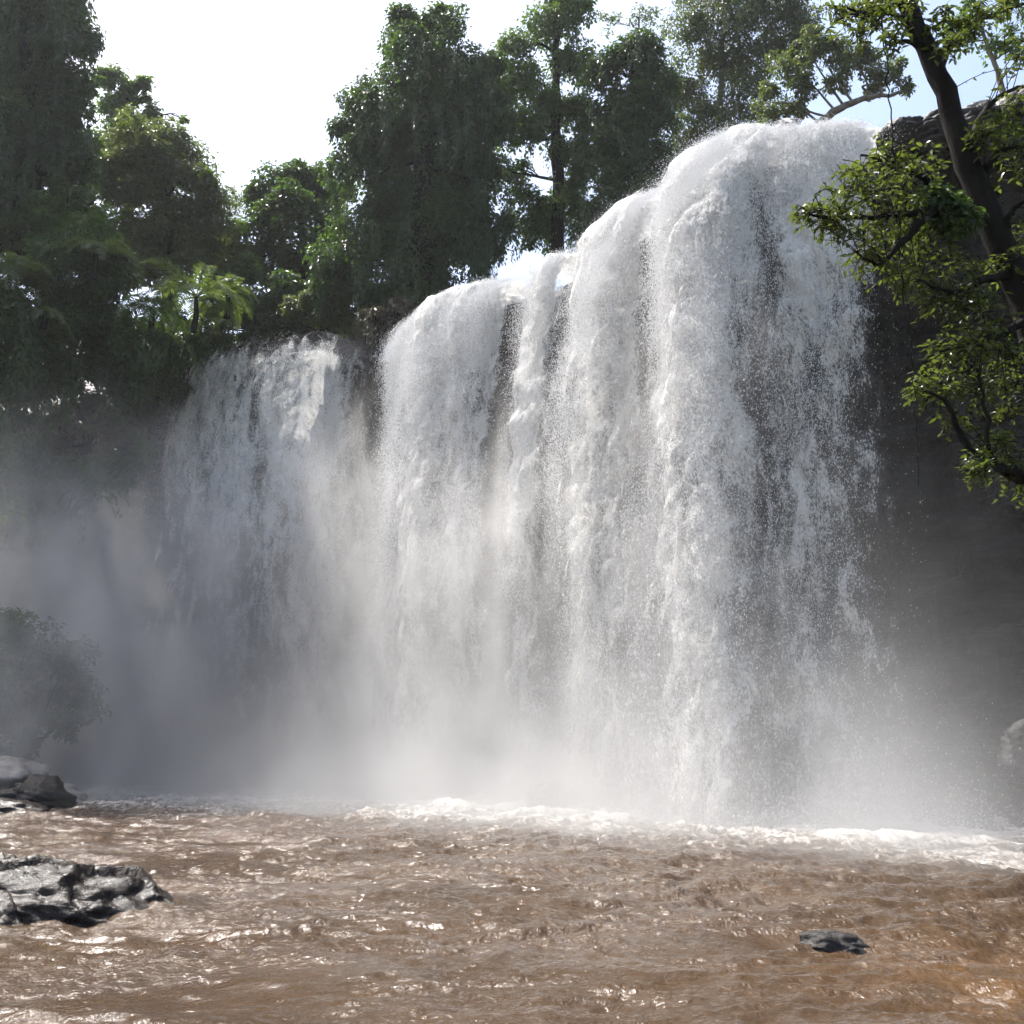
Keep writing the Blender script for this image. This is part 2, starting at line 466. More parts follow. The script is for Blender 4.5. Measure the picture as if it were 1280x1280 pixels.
# ------------------------------------------------------------------ pool water
def build_pool():
    xs = np.concatenate([np.arange(-48, -16, 0.16), np.arange(-16, -7, 0.05), np.arange(-7, 7, 0.028), np.arange(7, 13, 0.05), np.arange(13, 30, 0.2)])
    ys = [-8.0]
    while ys[-1] < 44:
        y = ys[-1]
        ys.append(y + (0.12 if y < 4 else max(0.028, 0.0042 * y)))
    ys = np.array(ys)
    X, Y = np.meshgrid(xs, ys, indexing='ij')
    x = X.ravel(); y = Y.ravel()
    base = np.interp(x, CP[:, 0], CP[:, 1]) - 3.3     # rough line where the water lands
    infall = sstep(-20, -13, x) * sstep(9.0, 6.0, x) * (1 - 0.8 * sstep(2, 5.5, x))
    dist = base - y
    amp = 0.050 + 0.15 * np.exp(-np.maximum(dist - 1, 0) / 7.0) * (0.3 + 0.7 * infall)
    amp = amp * (0.55 + 0.45 * sstep(6.0, 11.5, y))
    z0 = x * 0
    wx = 0.5 * perlin(np.stack([x * 0.5, y * 0.5, z0 + 3], 1)); wy = 0.5 * perlin(np.stack([x * 0.5, y * 0.5, z0 + 9], 1))
    xx, yy = x + wx, y + wy
    h1 = fbm(np.stack([xx * 0.45, yy * 0.75, z0], 1), 3, 0.55)
    h2 = fbm(np.stack([xx * 1.1, yy * 1.9, z0 + 5], 1), 3, 0.5, mode='ridge')
    h3 = fbm(np.stack([xx * 3.2, yy * 4.6, z0 + 8], 1), 3, 0.55, mode='ridge')
    h4 = fbm(np.stack([xx * 8.0, yy * 9.5, z0 + 31], 1), 2, 0.55)
    patch = sstep(-0.35, 0.45, perlin(np.stack([xx * 0.55, yy * 0.8, z0 + 41], 1)))
    Hh = amp * ((1.7 - 1.1 * np.exp(-np.maximum(dist, 0) / 4.0)) * h1 + 0.75 * h2) + (0.008 + 0.13 * amp) * h3 + (0.003 + 0.011 * patch) * (0.55 + 0.45 * sstep(6, 10, y)) * h4
    crest = sstep(2.0, 0.0, np.abs(dist - 1.6 + 0.8 * perlin(np.stack([x * 0.25, y * 0, z0 + 2], 1)))) * infall
    cr2 = sstep(0.1, 0.9, fbm(np.stack([xx * 0.8, yy * 0.8, z0 + 12], 1), 4, 0.6) + 0.35)
    Hh += 0.07 * crest * cr2
    slope = h2
    foam = (0.24 + 0.36 * sstep(-0.5, 0.6, fbm(np.stack([xx * 0.5, yy * 0.5, z0 + 22], 1), 4, 0.6))) * np.exp(-np.maximum(dist - 1.0, 0) / 4.2) * (0.25 + 0.75 * infall) + 0.35 * crest * cr2
    foam += 0.46 * np.exp(-np.maximum(dist, 0) / 13.0) * sstep(-20, -13, x) + (0.16 * sstep(0.3, 1.1, h2) + 0.10 * h1) * sstep(9, 17, y) - 0.10 * (1 - 0.5 * sstep(9, 17, y))
    # standing waves over the shallow rock, front right
    sx, sy = x - 3.9, y - 7.9
    sh = np.exp(-(sx / 1.7) ** 2 - (sy / 1.35) ** 2)
    foam += 0.34 * np.exp(-((x - 3.35) / 0.75) ** 2 - ((y - 7.35) / 0.55) ** 2)
    foam += 0.25 * np.exp(-((x - 8.0) / 1.6) ** 2 - ((y - 14.5) / 1.5) ** 2)
    V = np.stack([x, y, Hh], 1)
    idx = np.arange(X.size).reshape(X.shape)
    Fq = np.stack([idx[:-1, :-1], idx[1:, :-1], idx[1:, 1:], idx[:-1, 1:]], -1).reshape(-1, 4)
    # keep only what lies in front of the cliff
    yc = np.interp(x, CP[:, 0], CP[:, 1]) + 4
    ok = (y < yc)
    Fq = Fq[ok[Fq].all(1)]
    me = mesh_arrays("water", V, Fq, POOL, True)
    attr(me, "foam", np.clip(foam, 0, 1.2)); attr(me, "chop", np.clip(0.6 + 0.5 * sstep(6, 12.0, y) + 0.5 * sh, 0, 1.2)); attr(me, "shallow", np.clip(sh * 0.8, 0, 1))
    o = link("water", me)
    tag(o, "muddy brown churning plunge pool glittering in the sun", kind="structure")
build_pool()

# ------------------------------------------------------------------ waterfalls
def fall_surface(lip, dens_pts, v_pts, px_pts, flow, push, damp, seed, t_end=1.88, du=0.06, dv=0.065, t0=-1.3, crest=0.0):
    """rows along the lip, columns down the fall. Returns V, faces, dens, uv"""
    L = np.concatenate([[0], np.cumsum(np.linalg.norm(np.diff(lip[:, :2], axis=0), axis=1))])
    nu = int(L[-1] / du)
    u = np.linspace(0, L[-1], nu)
    lx = np.interp(u, L, lip[:, 0]); ly = np.interp(u, L, lip[:, 1])
    k = 25; ker = np.hanning(k + 2)[1:-1]; ker /= ker.sum()
    lx = np.convolve(np.pad(lx, k // 2, 'reflect', reflect_type='odd'), ker, 'valid')
    ly = np.convolve(np.pad(ly, k // 2, 'reflect', reflect_type='odd'), ker, 'valid')
    px = np.interp(u, L, px_pts)
    ts = [t0]; 
    while ts[-1] < t_end:
        t = ts[-1]; sp_ = math.hypot(2.0, 9.8 * max(t, 0)); ts.append(t + dv / sp_)
    ts = np.array(ts); nv = len(ts)
    drop = 0.5 * 9.8 * np.maximum(ts, 0) ** 2
    U, T = np.meshgrid(u, ts, indexing='ij'); D = np.broadcast_to(drop, U.shape)
    PX = np.repeat(px[:, None], nv, 1)
    wob = fbm(np.stack([U.ravel() * 0.55, D.ravel() * 0.06, U.ravel() * 0 + seed], 1), 3).reshape(U.shape)
    v = np.interp(PX, [p[0] for p in v_pts], [p[1] for p in v_pts]) + 0.35 * wob
    dens = np.interp(PX, [p[0] for p in dens_pts], [p[1] for p in dens_pts])
    dens = dens + 0.22 * wob
    dens = dens + crest * sstep(5.0, 0.5, D) * sstep(0.05, 0.3, dens) + (-0.35 * sstep(1.1, 0.2, D) if crest < 0 else 0)
    fill = sstep(3, 11, D)
    dens = lerp(dens, dens * 0.62 + 0.02, fill)
    out = np.where(T > 0, v * 0.85 * (1 - np.exp(-np.maximum(T, 0) / 0.85)), v * T) + push
    # billowing lumps of white water
    q = np.stack([U.ravel() * 0.9, D.ravel() * 0.55 + T.ravel() * 1.0, U.ravel() * 0 + seed * 3], 1)
    b = fbm(q, 5, 0.45, mode='billow').reshape(U.shape)
    q2 = np.stack([U.ravel() * 0.35, D.ravel() * 0.16, U.ravel() * 0 + seed * 5], 1)
    c = fbm(q2, 3).reshape(U.shape)
    amp = damp * (0.28 + 0.72 * sstep(-0.1, 1.1, T)) 
    out = out + amp * (0.40 * b + 0.9 * c)
    zz = ZL + 0.05 - D + np.where(T < 0.35, 0.22 * amp * (b + 0.2) * sstep(0.6, 0.0, T), 0)
    side = 0.25 * amp * perlin(q * 1.3 + 31).reshape(U.shape)
    X = lx[:, None] + flow[0] * out - flow[1] * side
    Y = ly[:, None] + flow[1] * out + flow[0] * side
    V = np.stack([X, Y, zz], -1).reshape(-1, 3)
    idx = np.arange(nu * nv).reshape(nu, nv)
    Fq = np.stack([idx[:-1, :-1], idx[1:, :-1], idx[1:, 1:], idx[:-1, 1:]], -1).reshape(-1, 4)[:, ::-1]
    arc = np.cumsum(np.concatenate([[0], np.hypot(np.diff(ts) * 2.0, np.diff(drop))]))
    UV = np.stack([U, np.broadcast_to(arc, U.shape)], -1).reshape(-1, 2)
    eu = np.minimum(U - 0, L[-1] - U)
    dens = dens - 0.6 * sstep(0.9, 0.0, eu) 
    return V, Fq, dens.ravel(), UV, T.ravel(), D.ravel()
def sheet(name, surf, mat, parent, off):
    V, Fq, dens, UV, T, D = surf
    me = mesh_arrays(name, V - np.asarray(off), Fq, mat, True)
    attr(me, "dens", dens)
    uvl = me.uv_layers.new(name="UVMap")
    li = np.empty(len(me.loops), np.int32); me.loops.foreach_get("vertex_index", li)
    uvl.data.foreach_set("uv", UV[li].astype(np.float32).ravel())
    return link(name, me, parent)
TET = np.array([[1, 1, 1], [-1, -1, 1], [-1, 1, -1], [1, -1, -1]], float) * 0.577
TETF = np.array([[0, 1, 2], [0, 3, 1], [0, 2, 3], [1, 3, 2]])
def droplets(name, P, size, stretch, parent, off, mat=SPRAY):
    n = len(P)
    rot = rng.normal(size=(n, 4, 3)) * 0.35
    S = np.stack([size, size, size * stretch], 1)
    V = P[:, None, :] + (TET[None] + rot) * S[:, None, :]
    Fq = TETF[None] + (np.arange(n) * 4)[:, None, None]
    return link(name, mesh_arrays(name, (V - np.asarray(off)).reshape(-1, 3), Fq.reshape(-1, 3), mat, False), parent)
def spray_from(surf, n, spread, flow, weight):
    V, Fq, dens, UV, T, D = surf
    w = weight(dens, T, D); w = np.clip(w, 0, None); w = w / w.sum()
    i = rng.choice(len(V), n, p=w)
    # clusters: droplets come in torn bunches
    P = V[i] + rng.normal(size=(n, 3)) * spread * (0.25 + 0.75 * sstep(0.0, 2.0, D[i]))[:, None] * np.array([1, 1, 1.3]) * rng.random((n, 1))
    o = np.abs(rng.normal(size=n)) * spread * (0.6 + 0.05 * D[i]) * sstep(0.0, 2.0, D[i])
    P[:, 0] += flow[0] * o; P[:, 1] += flow[1] * o
    keep = P[:, 2] > 0.3
    P = P[keep]; di = D[i][keep]
    size = (0.004 + 0.008 * rng.random(len(P)) ** 2)
    return P, size, 1.3 + 0.12 * np.sqrt(di) + rng.random(len(P)) * 0.6

FLOW = np.array([-0.68, -0.733])
def waterfall(lip, px, dens_c, dens_v, vpts, nspray, base, label, seed, damp=0.5, t0=-1.0, crest=0.35):
    root = empty("waterfall", base)
    tag(root, label, "waterfall")
    s0 = fall_surface(lip, dens_c, vpts, px, FLOW, -0.12, damp, seed, t0=t0, crest=crest)
    s1 = fall_surface(lip, dens_v, vpts, px, FLOW, 0.16, damp * 1.25, seed + 4.4, t0=t0, crest=crest)
    s2 = fall_surface(lip, dens_v, vpts, px, FLOW, 0.48, damp * 1.5, seed + 9.1, du=0.09, dv=0.1, t0=t0, crest=crest)
    s2 = (s2[0], s2[1], s2[2] - 0.14 - 0.25 * sstep(0.35, -0.1, s2[4]), *s2[3:])
    sheet("water_sheet", s0, FALL_CORE, root, base)
    sheet("water_veil", s1, FALL_VEIL, root, base)
    sheet("water_veil", s2, FALL_VEIL, root, base)
    P, sz, st = spray_from(s1, nspray, 0.30, FLOW, lambda d_, T, D: np.clip(d_ - 0.06, 0.012, 1) * (T > -0.1) * (0.16 + np.exp(-D / 6.5)))
    droplets("spray", P, sz, st, root, base)
    # bursts of droplets thrown up where the water lands
    V, T = s1[0], s1[4]
    land = V[(V[:, 2] < 0.4) & (V[:, 2] > -0.3)]
    c = land[rng.integers(len(land), size=260)] + np.array([0.2, -1.2, 0]) * (0.3 + rng.random((260, 1)))
    hgt = 0.35 + 1.1 * rng.random(260) ** 2
    j = rng.integers(260, size=nspray // 14)
    e = rng.exponential(0.45, len(j)); rad = rng.normal(size=(len(j), 2)) * (0.18 + 0.25 * e[:, None])
    P = np.stack([c[j, 0] + rad[:, 0] * 1.6, c[j, 1] + rad[:, 1], 0.02 + hgt[j] * e], 1)
    droplets("splash", P, 0.004 + 0.011 * rng.random(len(P)) ** 2, np.full(len(P), 1.2), root, base)
    return root
# density (how white) by the lip position in the photograph
dc_main = [(506, -0.1), (522, 0.35), (560, 0.55), (615, 0.55), (640, 0.40), (662, -0.15), (674, -0.10), (690, 0.40), (706, 0.60), (724, 0.05), (746, -0.15), (766, 0.62), (800, 0.75), (828, 0.50), (848, -0.02), (875, 0.50), (905, 0.9), (945, 0.80), (975, 0.40), (1000, 0.36), (1035, 0.42), (1065, 0.36), (1095, 0.26), (1120, 0.0), (1150, -0.2)]
dv_main = [(p, q - 0.02) for p, q in dc_main]
v_main = [(490, 1.5), (560, 2.4), (640, 2.3), (690, 2.9), (735, 2.8), (790, 3.5), (850, 3.5), (900, 4.3), (960, 4.2), (1030, 3.7), (1080, 3.4), (1150, 3.2)]
waterfall(lipM, [p[0] for p in LIP_MAIN_PX], dc_main, dv_main, v_main, 1000000, (2.6, 24.0, 0), "broad white main waterfall thundering over the tall cliff into the pool", 2.0, 0.43)
dc_left = [(222, 0.15), (255, 0.40), (300, 0.52), (340, 0.42), (380, 0.46), (400, 0.42), (430, 0.52), (452, 0.35), (470, 0.05), (496, -0.2)]
v_left = [(222, 2.0), (270, 1.6), (330, 1.4), (496, 0.9)]
waterfall(lipL, [p[0] for p in LIP_LEFT_PX], dc_left, dc_left, v_left, 50000, (-9.0, 36.5, 0), "thinner grey curtain of falling water set back below the palms and shrubs", 6.0, 0.25, 0.04, -0.05)

# ------------------------------------------------------------------ foliage
def unit(v): return v / (np.linalg.norm(v, axis=-1, keepdims=True) + 1e-9)
def leaf_arrays(P, Nn, T, L, W, fold=0.12):
    Nn = unit(Nn); T = unit(T - Nn * (T * Nn).sum(1, keepdims=True)); B = np.cross(Nn, T)
    L = L[:, None]; W = W[:, None]
    v0 = P; v1 = P + T * L * 0.42 + B * W * 0.5 + Nn * W * fold
    v2 = P + T * L - Nn * L * 0.10; v3 = P + T * L * 0.42 - B * W * 0.5 + Nn * W * fold
    V = np.stack([v0, v1, v2, v3], 1).reshape(-1, 3)
    Fq = np.arange(len(V), dtype=np.int32).reshape(-1, 4)
    return V, Fq
def clump_leaves(C, Rr, n, size, droop=0.4, shell=0.5, flat=0.8):
    """n leaves in a clump: mostly on its upper, outer skin"""
    dirv = unit(rng.normal(size=(n, 3)) + np.array([0, 0, 0.35]))
    rad = (shell + (1 - shell) * rng.random(n) ** 0.5) * (1 + 0.18 * rng.normal(size=n))
    P = C + dirv * rad[:, None] * np.array([Rr, Rr, Rr * flat])
    Nn = unit(dirv * 0.7 + np.array([0, 0, 0.6]) + rng.normal(size=(n, 3)) * 0.45)
    T = unit(dirv * 0.5 + np.array([0, 0, -droop]) + rng.normal(size=(n, 3)) * 0.5)
    L = size * (0.65 + 0.7 * rng.random(n))
    return P, Nn, T, L, L * (0.42 + 0.2 * rng.random(n))
def crown_leaves(blobs, Y, size, cover=1.6, droop=0.4, depth=0.8, sub=0.38, vines=0.0):
    A = []
    for bi, bl in enumerate(blobs):
        px, py, rp = bl[:3]
        dy = bl[3] if len(bl) > 3 else rng.normal() * 0.35 * rp / F * Y
        c = at(px, py, Y + dy); Rr = 1.12 * rp / F * Y
        m = max(6, int(16 * (rp / 40.0) ** 1.0))
        dv = unit(rng.normal(size=(m, 3)) + np.array([0, -0.15, 0.25]))
        rs = 0.45 + 0.5 * rng.random(m)
        cc = c + dv * (rs * Rr)[:, None] * np.array([1.0, depth, 1.0])
        tot = 1.5 * 4 * np.pi * Rr * Rr * cover / (0.5 * size * size * 0.52)
        for j in range(m):
            rr = Rr * sub * (0.6 + 0.8 * rng.random())
            A.append(clump_leaves(cc[j], rr, max(10, int(tot / m * 0.8)), size, droop))
        if vines > 0:      # hanging strings of leaves
            ns = int(vines * 14 * (rp / 40.0))
            for _ in range(ns):
                a = rng.random() * 6.28; q = c + np.array([math.cos(a) * Rr * 0.95, math.sin(a) * Rr * depth * 0.95 - 0.2 * Rr, 0.3 * Rr * rng.normal()])
                ln = Rr * (0.6 + 1.2 * rng.random()); nl = int(ln / size * 7)
                s = rng.random(nl)
                P = q + np.stack([0.10 * rng.normal(size=nl), 0.10 * rng.normal(size=nl), -s * ln], 1) + np.stack([0.25 * np.sin(s * 5 + a), 0.2 * np.cos(s * 4), s * 0], 1) * 0.5
                dirv = np.stack([np.cos(a) + rng.normal(size=nl) * 0.5, np.sin(a) + rng.normal(size=nl) * 0.5, 0.3 + rng.normal(size=nl) * 0.3], 1)
                T = np.stack([rng.normal(size=nl) * 0.4, rng.normal(size=nl) * 0.4, -np.ones(nl)], 1)
                L = size * (0.6 + 0.6 * rng.random(nl))
                A.append((P, dirv, T, L, L * 0.5))
    return [np.concatenate(x) for x in zip(*A)]
def leaf_object(name, arrs, mat, parent, off):
    V, Fq = leaf_arrays(*arrs)
    return link(name, mesh_arrays(name, V - np.asarray(off), Fq, mat, False), parent)
def trunk_px(pts, Y, rad, mb=None):
    """polyline in photo pixels at distance Y (or per-point Y) swept with a tapering radius"""
    mb = mb or MB()
    P = [at(p[0], p[1], p[2] if len(p) > 2 else Y) for p in pts]
    P = spline(P, max(6, 5 * len(P)))
    P += 0.25 * np.mean(rad) * rng.normal(size=P.shape)
    mb.tube(P, np.interp(np.linspace(0, 1, len(P)), np.linspace(0, 1, len(rad)), rad), 8, 0.06)
    return mb
def limbs_to(mb, origin_pts, blobs, Y, r=0.09):
    O = np.array([at(p[0], p[1], Y) for p in origin_pts])
    for bl in blobs:
        c = at(bl[0], bl[1], Y)
        d_ = np.linalg.norm(O - c, axis=1) + 2.0 * np.maximum(0, O[:, 2] - c[2])
        s = O[np.argmin(d_)]
        mid = 0.5 * (s + c) + np.array([0, 0, 0.12 * np.linalg.norm(c - s)]) + rng.normal(size=3) * 0.25
        P = spline([s, mid, c], 9)
        mb.tube(P, np.linspace(r, r * 0.3, len(P)), 6, 0.05)
        for _ in range(3):
            e = c + unit(rng.normal(size=3)) * bl[2] / F * Y * 0.8
            mb.tube(spline([mid, 0.5 * (mid + e) + rng.normal(size=3) * 0.15, e], 6), np.linspace(r * 0.4, r * 0.12, 6), 5)
def tree(name, label, Y, blobs, trunk, trad, mat, size=0.24, cover=1.5, droop=0.4, vines=0.0, bark=BARK, limb=0.09, group=None, sub=0.38, cat="tree"):
    b = at(trunk[0][0], trunk[0][1], Y)
    root = empty(name, b)
    tag(root, label, cat, group)
    mb = trunk_px(trunk, Y, trad)
    tp = spline([[p[0], p[1], 0] for p in trunk], 14)[:, :2]
    limbs_to(mb, tp[3:], blobs, Y, limb)
    mb.build("trunk", bark, root, b)
    leaf_object("crown", crown_leaves(blobs, Y, size, cover, droop, vines=vines, sub=sub), mat, root, b)
    return root
def shrub(name, label, Y, blobs, mat, size=0.22, cover=1.5, droop=0.5, vines=0.0, cat="shrub"):
    bx = np.mean([q[0] for q in blobs]); by = max(q[1] + 0.5 * q[2] for q in blobs)
    b = at(bx, by, Y + 0.6)
    root = empty(name, b)
    tag(root, label, cat)
    mb = MB()
    for q in blobs:
        c = at(q[0], q[1], Y)
        for _ in range(3):
            e = c + unit(rng.normal(size=3)) * q[2] / F * Y * 0.7
            mb.tube(spline([b, 0.5 * (b + e) + rng.normal(size=3) * 0.2, e], 7), np.linspace(0.05, 0.012, 7), 5)
    mb.build("stems", BARK, root, b)
    leaf_object("foliage", crown_leaves(blobs, Y, size, cover, droop, vines=vines), mat, root, b)
    return root

tree("tree", "tall dark tree tower smothered in climbers at the far left edge", 37.0,
     [(-30, -130, 85), (50, -90, 65), (45, -20, 65), (70, 10, 50), (20, 50, 70), (88, 50, 40), (30, 110, 70), (90, 110, 34), (30, 170, 70), (84, 170, 36), (-45, 60, 85), (-50, 190, 90), (40, 225, 65), (95, 215, 30), (-20, 265, 70)],
     [(30, 330), (35, 200), (40, 60), (40, -90)], [0.55, 0.45, 0.35, 0.15], LEAF_DARK, 0.26, 1.5, 0.7, 0.9)
tree("tree", "small dark rounded treetop standing behind the left slope beside the climber-covered tower", 50.0,
     [(142, 112, 26), (175, 118, 24), (150, 148, 32), (198, 150, 18), (170, 185, 34), (215, 178, 14), (128, 190, 34), (230, 150, 6)],
     [(160, 330), (162, 240), (165, 130)], [0.35, 0.28, 0.1], LEAF_MID, 0.28, 1.3)
tree("tree", "rounded olive green tree with glossy sunlit leaves on the left slope", 41.0,
     [(180, 185, 42), (215, 205, 46), (248, 245, 38), (172, 245, 52), (225, 285, 48), (268, 280, 26), (150, 305, 45), (205, 325, 50), (145, 230, 36), (255, 320, 35)],
     [(215, 400), (210, 320), (205, 210)], [0.35, 0.28, 0.1], LEAF_OLIVE, 0.22, 1.5)
tree("tree", "bushy deep green tree with a round crown left of the giant creeper-draped tree", 44.0,
     [(375, 222, 34), (342, 248, 34), (408, 238, 32), (325, 288, 30), (370, 280, 42), (415, 300, 40), (322, 325, 26), (380, 340, 36), (345, 345, 25), (420, 350, 35)],
     [(385, 400), (380, 330), (375, 250)], [0.3, 0.24, 0.08], LEAF_DARK, 0.25, 1.5)
tree("tree", "huge creeper-draped tree standing on the lip between the two falls", 38.0,
     [(510, 40, 30), (552, 36, 30), (520, 85, 44), (575, 88, 42), (608, 82, 20), (452, 128, 28), (430, 160, 16), (490, 150, 52), (560, 155, 58), (612, 140, 30), (452, 205, 38), (520, 225, 66), (592, 225, 48), (472, 285, 52), (550, 300, 62), (612, 295, 34), (440, 340, 42), (510, 350, 48), (585, 318, 32), (468, 385, 30), (520, 385, 28)],
     [(515, 430), (522, 330), (525, 200), (530, 60)], [0.6, 0.5, 0.4, 0.12], LEAF_DARK, 0.20, 1.6, 0.8, 1.3, sub=0.46)
tree("tree", "tall open tree with a dark straight trunk and sky gaps beside the giant draped tree", 40.0,
     [(645, 65, 26), (690, 35, 32), (702, -5, 28), (728, 15, 18), (655, 110, 34), (715, 85, 32), (685, 140, 34), (726, 145, 26), (636, 165, 28), (660, 160, 24), (708, 190, 22), (728, 225, 24), (702, 265, 36), (655, 255, 22), (668, 290, 22), (740, 275, 26), (735, 190, 24), (640, 215, 22)],
     [(698, 330), (697, 220), (695, 100), (700, -10)], [0.32, 0.28, 0.2, 0.06], LEAF_MID, 0.20, 1.1, 0.7, 1.0, sub=0.5)
tree("tree", "narrow columnar tree wrapped in climbers right behind the sunlit crest", 38.0,
     [(765, 82, 28), (798, 66, 30), (820, 100, 24), (755, 138, 32), (805, 140, 36), (765, 195, 36), (812, 200, 30), (762, 250, 34), (812, 245, 32), (790, 285, 34), (748, 300, 28), (745, 90, 16), (830, 150, 16), (785, 170, 34)],
     [(790, 330), (790, 220), (792, 80)], [0.4, 0.32, 0.1], LEAF_DARK, 0.20, 1.4, 0.8, 1.2, sub=0.48)
tree("tree", "tall feathery pale tree with many thin upright stems behind the highest crest", 42.0,
     [(858, 40, 30), (870, -10, 26), (905, 15, 40), (950, 15, 32), (868, 95, 36), (915, 75, 44), (958, 65, 28), (880, 155, 36), (935, 125, 38), (850, 180, 32), (900, 185, 34), (845, 120, 24), (845, 230, 26), (930, -30, 36), (985, 15, 36), (1000, 50, 28), (965, -25, 40)],
     [(900, 250), (900, 160), (905, -10)], [0.22, 0.16, 0.05], LEAF_OLIVE, 0.17, 0.7, 1.0, 1.0, BARK_GREY, 0.05, sub=0.5)
tree("tree", "spreading airy tree with bent grey limbs above the fall's top right", 36.0,
     [(985, 85, 30), (1028, 68, 28), (1068, 66, 26), (1108, 90, 24), (1000, 112, 26), (1050, 95, 24), (1090, 105, 18), (962, 128, 28), (1132, 108, 14), (985, 145, 20), (1085, 75, 18), (1010, 50, 20)],
     [(1005, 185), (1022, 158), (1050, 135), (1095, 120), (1140, 116)], [0.22, 0.18, 0.15, 0.1, 0.04], LEAF_OLIVE, 0.17, 0.75, 0.5, 0.0, BARK_GREY, 0.06)
tree("tree", "thin half bare twiggy tree rising behind the columnar climber-wrapped tree", 46.0,
     [(762, 30, 16), (800, 25, 20), (825, 45, 14), (785, 50, 16)],
     [(795, 120), (795, 70), (800, 10)], [0.12, 0.09, 0.03], LEAF_PALE, 0.18, 0.25, 0.3, 0.0, BARK_GREY, 0.035)
tree("tree", "pale leaved slender tree in the top right corner behind the leaning trunk", 25.0,
     [(1190, 45, 26), (1235, 55, 24), (1275, 20, 32), (1215, 15, 22), (1262, 65, 18), (1300, 60, 30)],
     [(1262, 150), (1250, 100), (1225, 30), (1215, -10)], [0.10, 0.08, 0.05, 0.02], LEAF_MID, 0.15, 0.45, 0.5, 0.0, BARK_GREY, 0.03)
# left slope
shrub("shrub", "leafy light green shrub catching sun on the slope under the left tower tree", 36.0, [(100, 262, 34), (60, 280, 36), (118, 290, 32), (30, 268, 26)], LEAF_MID, 0.24, 1.3)
shrub("shrub", "dense deep green thicket in the middle of the left slope between the two palms", 35.0, [(90, 338, 52), (135, 360, 42), (40, 370, 48), (100, 395, 46)], LEAF_DARK, 0.22, 1.4)
shrub("shrub", "dark creeper mass hanging over the cliff edge at the left frame edge", 34.0, [(0, 430, 60), (50, 445, 50), (20, 490, 46), (-30, 380, 50)], LEAF_DARK, 0.22, 1.4, 0.8, 0.8)
shrub("shrub", "dark tangle of bush over the cliff edge below the right palm", 36.0, [(150, 420, 46), (120, 470, 42), (185, 450, 40), (160, 490, 28)], LEAF_DARK, 0.20, 1.4, 0.8, 0.8)
shrub("shrub", "bush beside the thin fall's left end, under the drooping ferns", 37.0, [(230, 430, 30), (245, 405, 28), (210, 470, 28), (270, 415, 18), (190, 480, 26), (165, 495, 26)], LEAF_DARK, 0.18, 1.3, 0.9, 0.6)
shrub("shrub", "rounded bush filling the dip between the olive tree and the bushy green tree", 43.5, [(285, 300, 24), (292, 335, 28), (270, 330, 24), (305, 320, 20)], LEAF_MID, 0.22, 1.4)
shrub("shrub", "low dark bush right behind the thin fall's crest", 40.0, [(300, 385, 32), (335, 395, 26), (355, 372, 30), (310, 350, 30), (275, 400, 24), (380, 375, 24)], LEAF_DARK, 0.22, 1.4)
shrub("shrub", "dark tangled undergrowth along the crest behind the thin fall", 41.5, [(265, 442, 24), (300, 432, 24), (340, 425, 26), (380, 418, 24), (420, 415, 24), (455, 418, 26), (490, 412, 24), (320, 405, 22), (235, 455, 26), (365, 400, 22), (410, 395, 22)], LEAF_DARK, 0.18, 1.8, 0.6)
shrub("shrub", "olive grey scrub overhanging the thin fall's right end", 38.2, [(380, 385, 24), (410, 385, 28), (445, 400, 26), (425, 370, 24), (365, 390, 16)], LEAF_OLIVE, 0.17, 1.3, 0.6)
shrub("shrub", "yellowing straggly creeper trailing down the cliff above the left mist", 37.0, [(100, 520, 26), (130, 545, 20), (60, 530, 28), (160, 525, 20), (20, 535, 26), (190, 510, 16)], LEAF_DRY, 0.18, 0.9, 1.0, 0.8)
shrub("shrub", "faint hanging greenery on the misty cliff face left of the thin fall", 36.5, [(30, 585, 40), (85, 600, 34), (135, 590, 30), (-25, 600, 40), (60, 640, 26), (175, 565, 20)], LEAF_MID, 0.20, 1.0, 1.0, 1.0)
shrub("shrub", "green bush half lost in mist at the foot of the left cliff", 32.5, [(20, 800, 44), (68, 842, 42), (10, 868, 54), (100, 880, 28), (-20, 830, 50), (50, 905, 40), (0, 920, 44)], LEAF_MID, 0.22, 1.3)

# ---- palms and ferns
def frond_mesh(base, dirh, length, rise, sag, nl=34, leafl=0.45, w=0.035):
    """arching rachis with two rows of leaflets"""
    s = np.linspace(0, 1, 14)
    h = np.array([dirh[0], dirh[1], 0.0]); h /= np.linalg.norm(h)
    pts = base + h * (s * length * (1 - 0.15 * s))[:, None] + np.array([0, 0, 1.0]) * (rise * length * s - sag * length * s ** 2.2)[:, None]
    mb = MB(); mb.tube(pts, np.linspace(w * 0.6, w * 0.15, len(pts)), 5)
    Vr, Fr = np.concatenate(mb.V), np.concatenate(mb.Fq)
    t = np.linspace(0.12, 0.99, nl)
    P = np.stack([np.interp(t, s, pts[:, i]) for i in range(3)], 1)
    tg = unit(np.gradient(P, axis=0))
    side = unit(np.cross(tg, np.array([0, 0, 1.0])))
    A = []
    for sg in (-1, 1):
        T = unit(tg * 0.55 + side * sg * 0.9 + np.array([0, 0, -0.35]) + rng.normal(size=P.shape) * 0.06)
        Nn = unit(np.cross(side * sg, tg) * sg + rng.normal(size=P.shape) * 0.12)
        Nn = np.where(Nn[:, 2:] < 0, -Nn, Nn)
        L = leafl * (0.35 + 0.65 * np.sin(np.pi * np.clip(t * 0.85 + 0.15, 0, 1))) * (0.9 + 0.2 * rng.random(nl))
        A.append((P, Nn, T, L, np.full(nl, w * 1.6)))
    V, Fq = leaf_arrays(*[np.concatenate(x) for x in zip(*A)], fold=0.05)
    return np.concatenate([Vr, V]), np.concatenate([Fr, Fq + len(Vr)])
